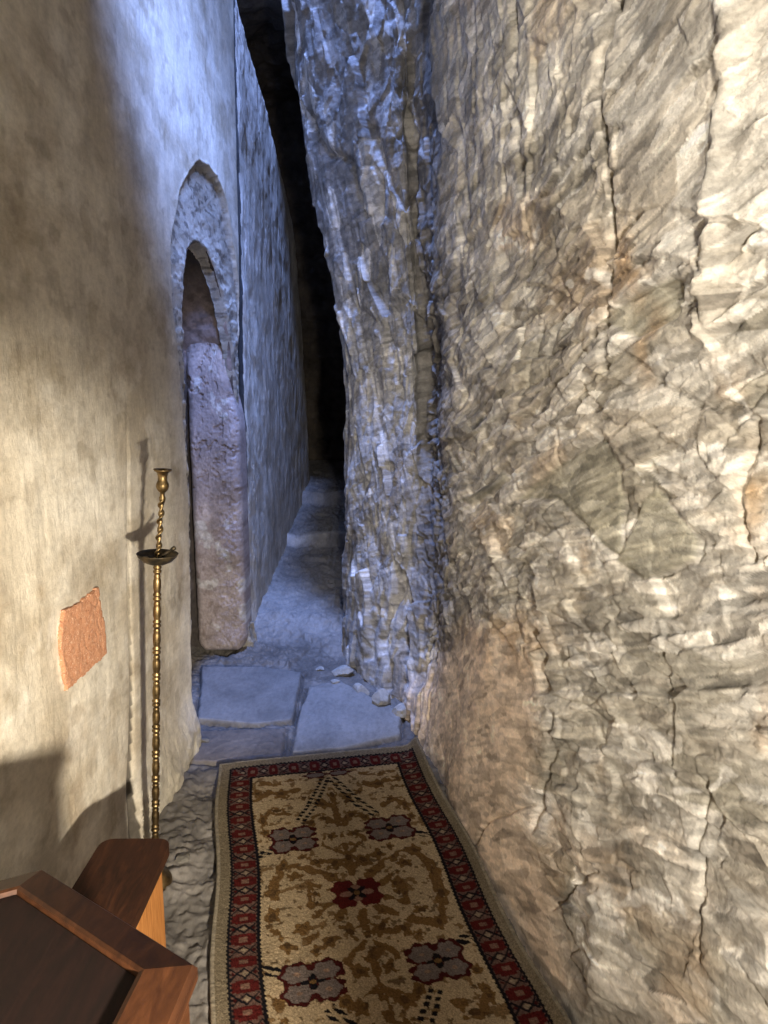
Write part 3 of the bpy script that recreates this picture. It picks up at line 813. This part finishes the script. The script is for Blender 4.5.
bm = bmesh.new(); box(bm, .125, .147, -.26, .262, .02, .425); bevel(bm, .003, 2); obj('side_board', bm, M_PINE, bn)
bm = bmesh.new(); box(bm, .02, .12, -.22, .23, .12, .14); bevel(bm, .003, 2); obj('stretcher', bm, M_PINE, bn)

# ------------------------------------------------------------------ six-sided lectern
LC = (-.508, .637); LR = .318
lt = empty('lectern', (LC[0], LC[1], 0), 'six-sided dark lacquered wooden stand with wide rim, nearest in the lower left corner', 'stand')
def hexa(r, off=26): return [(r*math.cos(math.radians(off+60*k)), r*math.sin(math.radians(off+60*k))) for k in range(6)]
bm = bmesh.new()
rings = [(LR-.004, .79), (LR, .80), (LR, .815), (LR-.006, .821), (LR-.060, .836), (LR-.066, .835), (LR-.068, .826), (LR-.30, .826)]
vr = [[bm.verts.new((x, y, z)) for x, y in hexa(r)] for r, z in rings]
for a, b in zip(vr[:-1], vr[1:]):
    for k in range(6): bm.faces.new((a[k], a[(k+1) % 6], b[(k+1) % 6], b[k]))
bm.faces.new(vr[0][::-1]); bm.faces.new(vr[-1]); bevel(bm, .0015, 2, 12)
obj('rim', bm, M_WOOD, lt)
bm = bmesh.new(); prism(bm, hexa(LR-.069), .822, .829); bevel(bm, .001, 2); obj('top_panel', bm, M_WOODDARK, lt)
bm = bmesh.new(); prism(bm, hexa(LR-.012), .06, .79); bevel(bm, .004, 2); obj('body', bm, M_WOOD, lt)
bm = bmesh.new(); prism(bm, hexa(LR), .0, .06); bevel(bm, .006, 2); obj('plinth', bm, M_WOOD, lt)

# ------------------------------------------------------------------ lights
def light(kind, name, loc, target, energy, color, **k):
    d = bpy.data.lights.new(name, kind); d.energy = energy; d.color = color
    for a_, v_ in k.items(): setattr(d, a_, v_)
    o = bpy.data.objects.new(name, d); COL.objects.link(o); o.location = loc
    o.rotation_euler = (Vector(target)-Vector(loc)).to_track_quat('-Z', 'Y').to_euler()
    return o
WARM = (1.0, .89, .72); BLUE = (.27, .42, 1.0); NEUT = (1.0, .91, .78)
def aim(loc, az, el): 
    a_, e_ = math.radians(az), math.radians(el)
    return (loc[0]+math.sin(a_)*math.cos(e_), loc[1]+math.cos(a_)*math.cos(e_), loc[2]+math.sin(e_))
LW = (.33, -.165, 1.04)
light('SPOT', 'lamp_low', LW, aim(LW, -46, -15), 520, WARM, spot_size=math.radians(70), spot_blend=.5, shadow_soft_size=.03)
LR_ = (.30, .0, 1.15)
light('SPOT', 'lamp_rock', LR_, aim(LR_, 30, 5), 155, NEUT, spot_size=math.radians(112), spot_blend=.6, shadow_soft_size=.04)
LH = (.12, .2, 2.85)
light('SPOT', 'lamp_high', LH, (.8, 1.9, 2.0), 175, NEUT, spot_size=math.radians(76), spot_blend=.8, shadow_soft_size=.05)
light('SPOT', 'skylight', (-.46, 3.5, 6.2), (-.62, 4.9, 1.0), 2500, BLUE, spot_size=math.radians(48), spot_blend=.4, shadow_soft_size=.15)
light('SPOT', 'blue_wall_fill', (.05, 1.9, 3.55), (-.8, 3.25, 2.55), 560, BLUE, spot_size=math.radians(46), spot_blend=.7, shadow_soft_size=.3)  # added blue spot with no opening of its own, brightens the near plaster wall
wd = bpy.data.worlds.new('World'); SC.world = wd; wd.use_nodes = True
wd.node_tree.nodes['Background'].inputs[0].default_value = (.8, .78, .8, 1); wd.node_tree.nodes['Background'].inputs[1].default_value = .018

# ------------------------------------------------------------------ camera
cd = bpy.data.cameras.new('Camera'); cam = bpy.data.objects.new('Camera', cd); COL.objects.link(cam)
cam.location = tuple(CAM); cam.rotation_euler = (math.radians(90)-PITCH, 0, 0)
cd.sensor_fit = 'VERTICAL'; cd.sensor_height = 36; cd.lens = F/H*36; cd.clip_start = .02
SC.camera = cam
vs_ = SC.view_settings
vs_.view_transform = 'Standard'; vs_.look = 'None'; vs_.gamma = 1; vs_.use_curve_mapping = False; vs_.exposure = 0.0
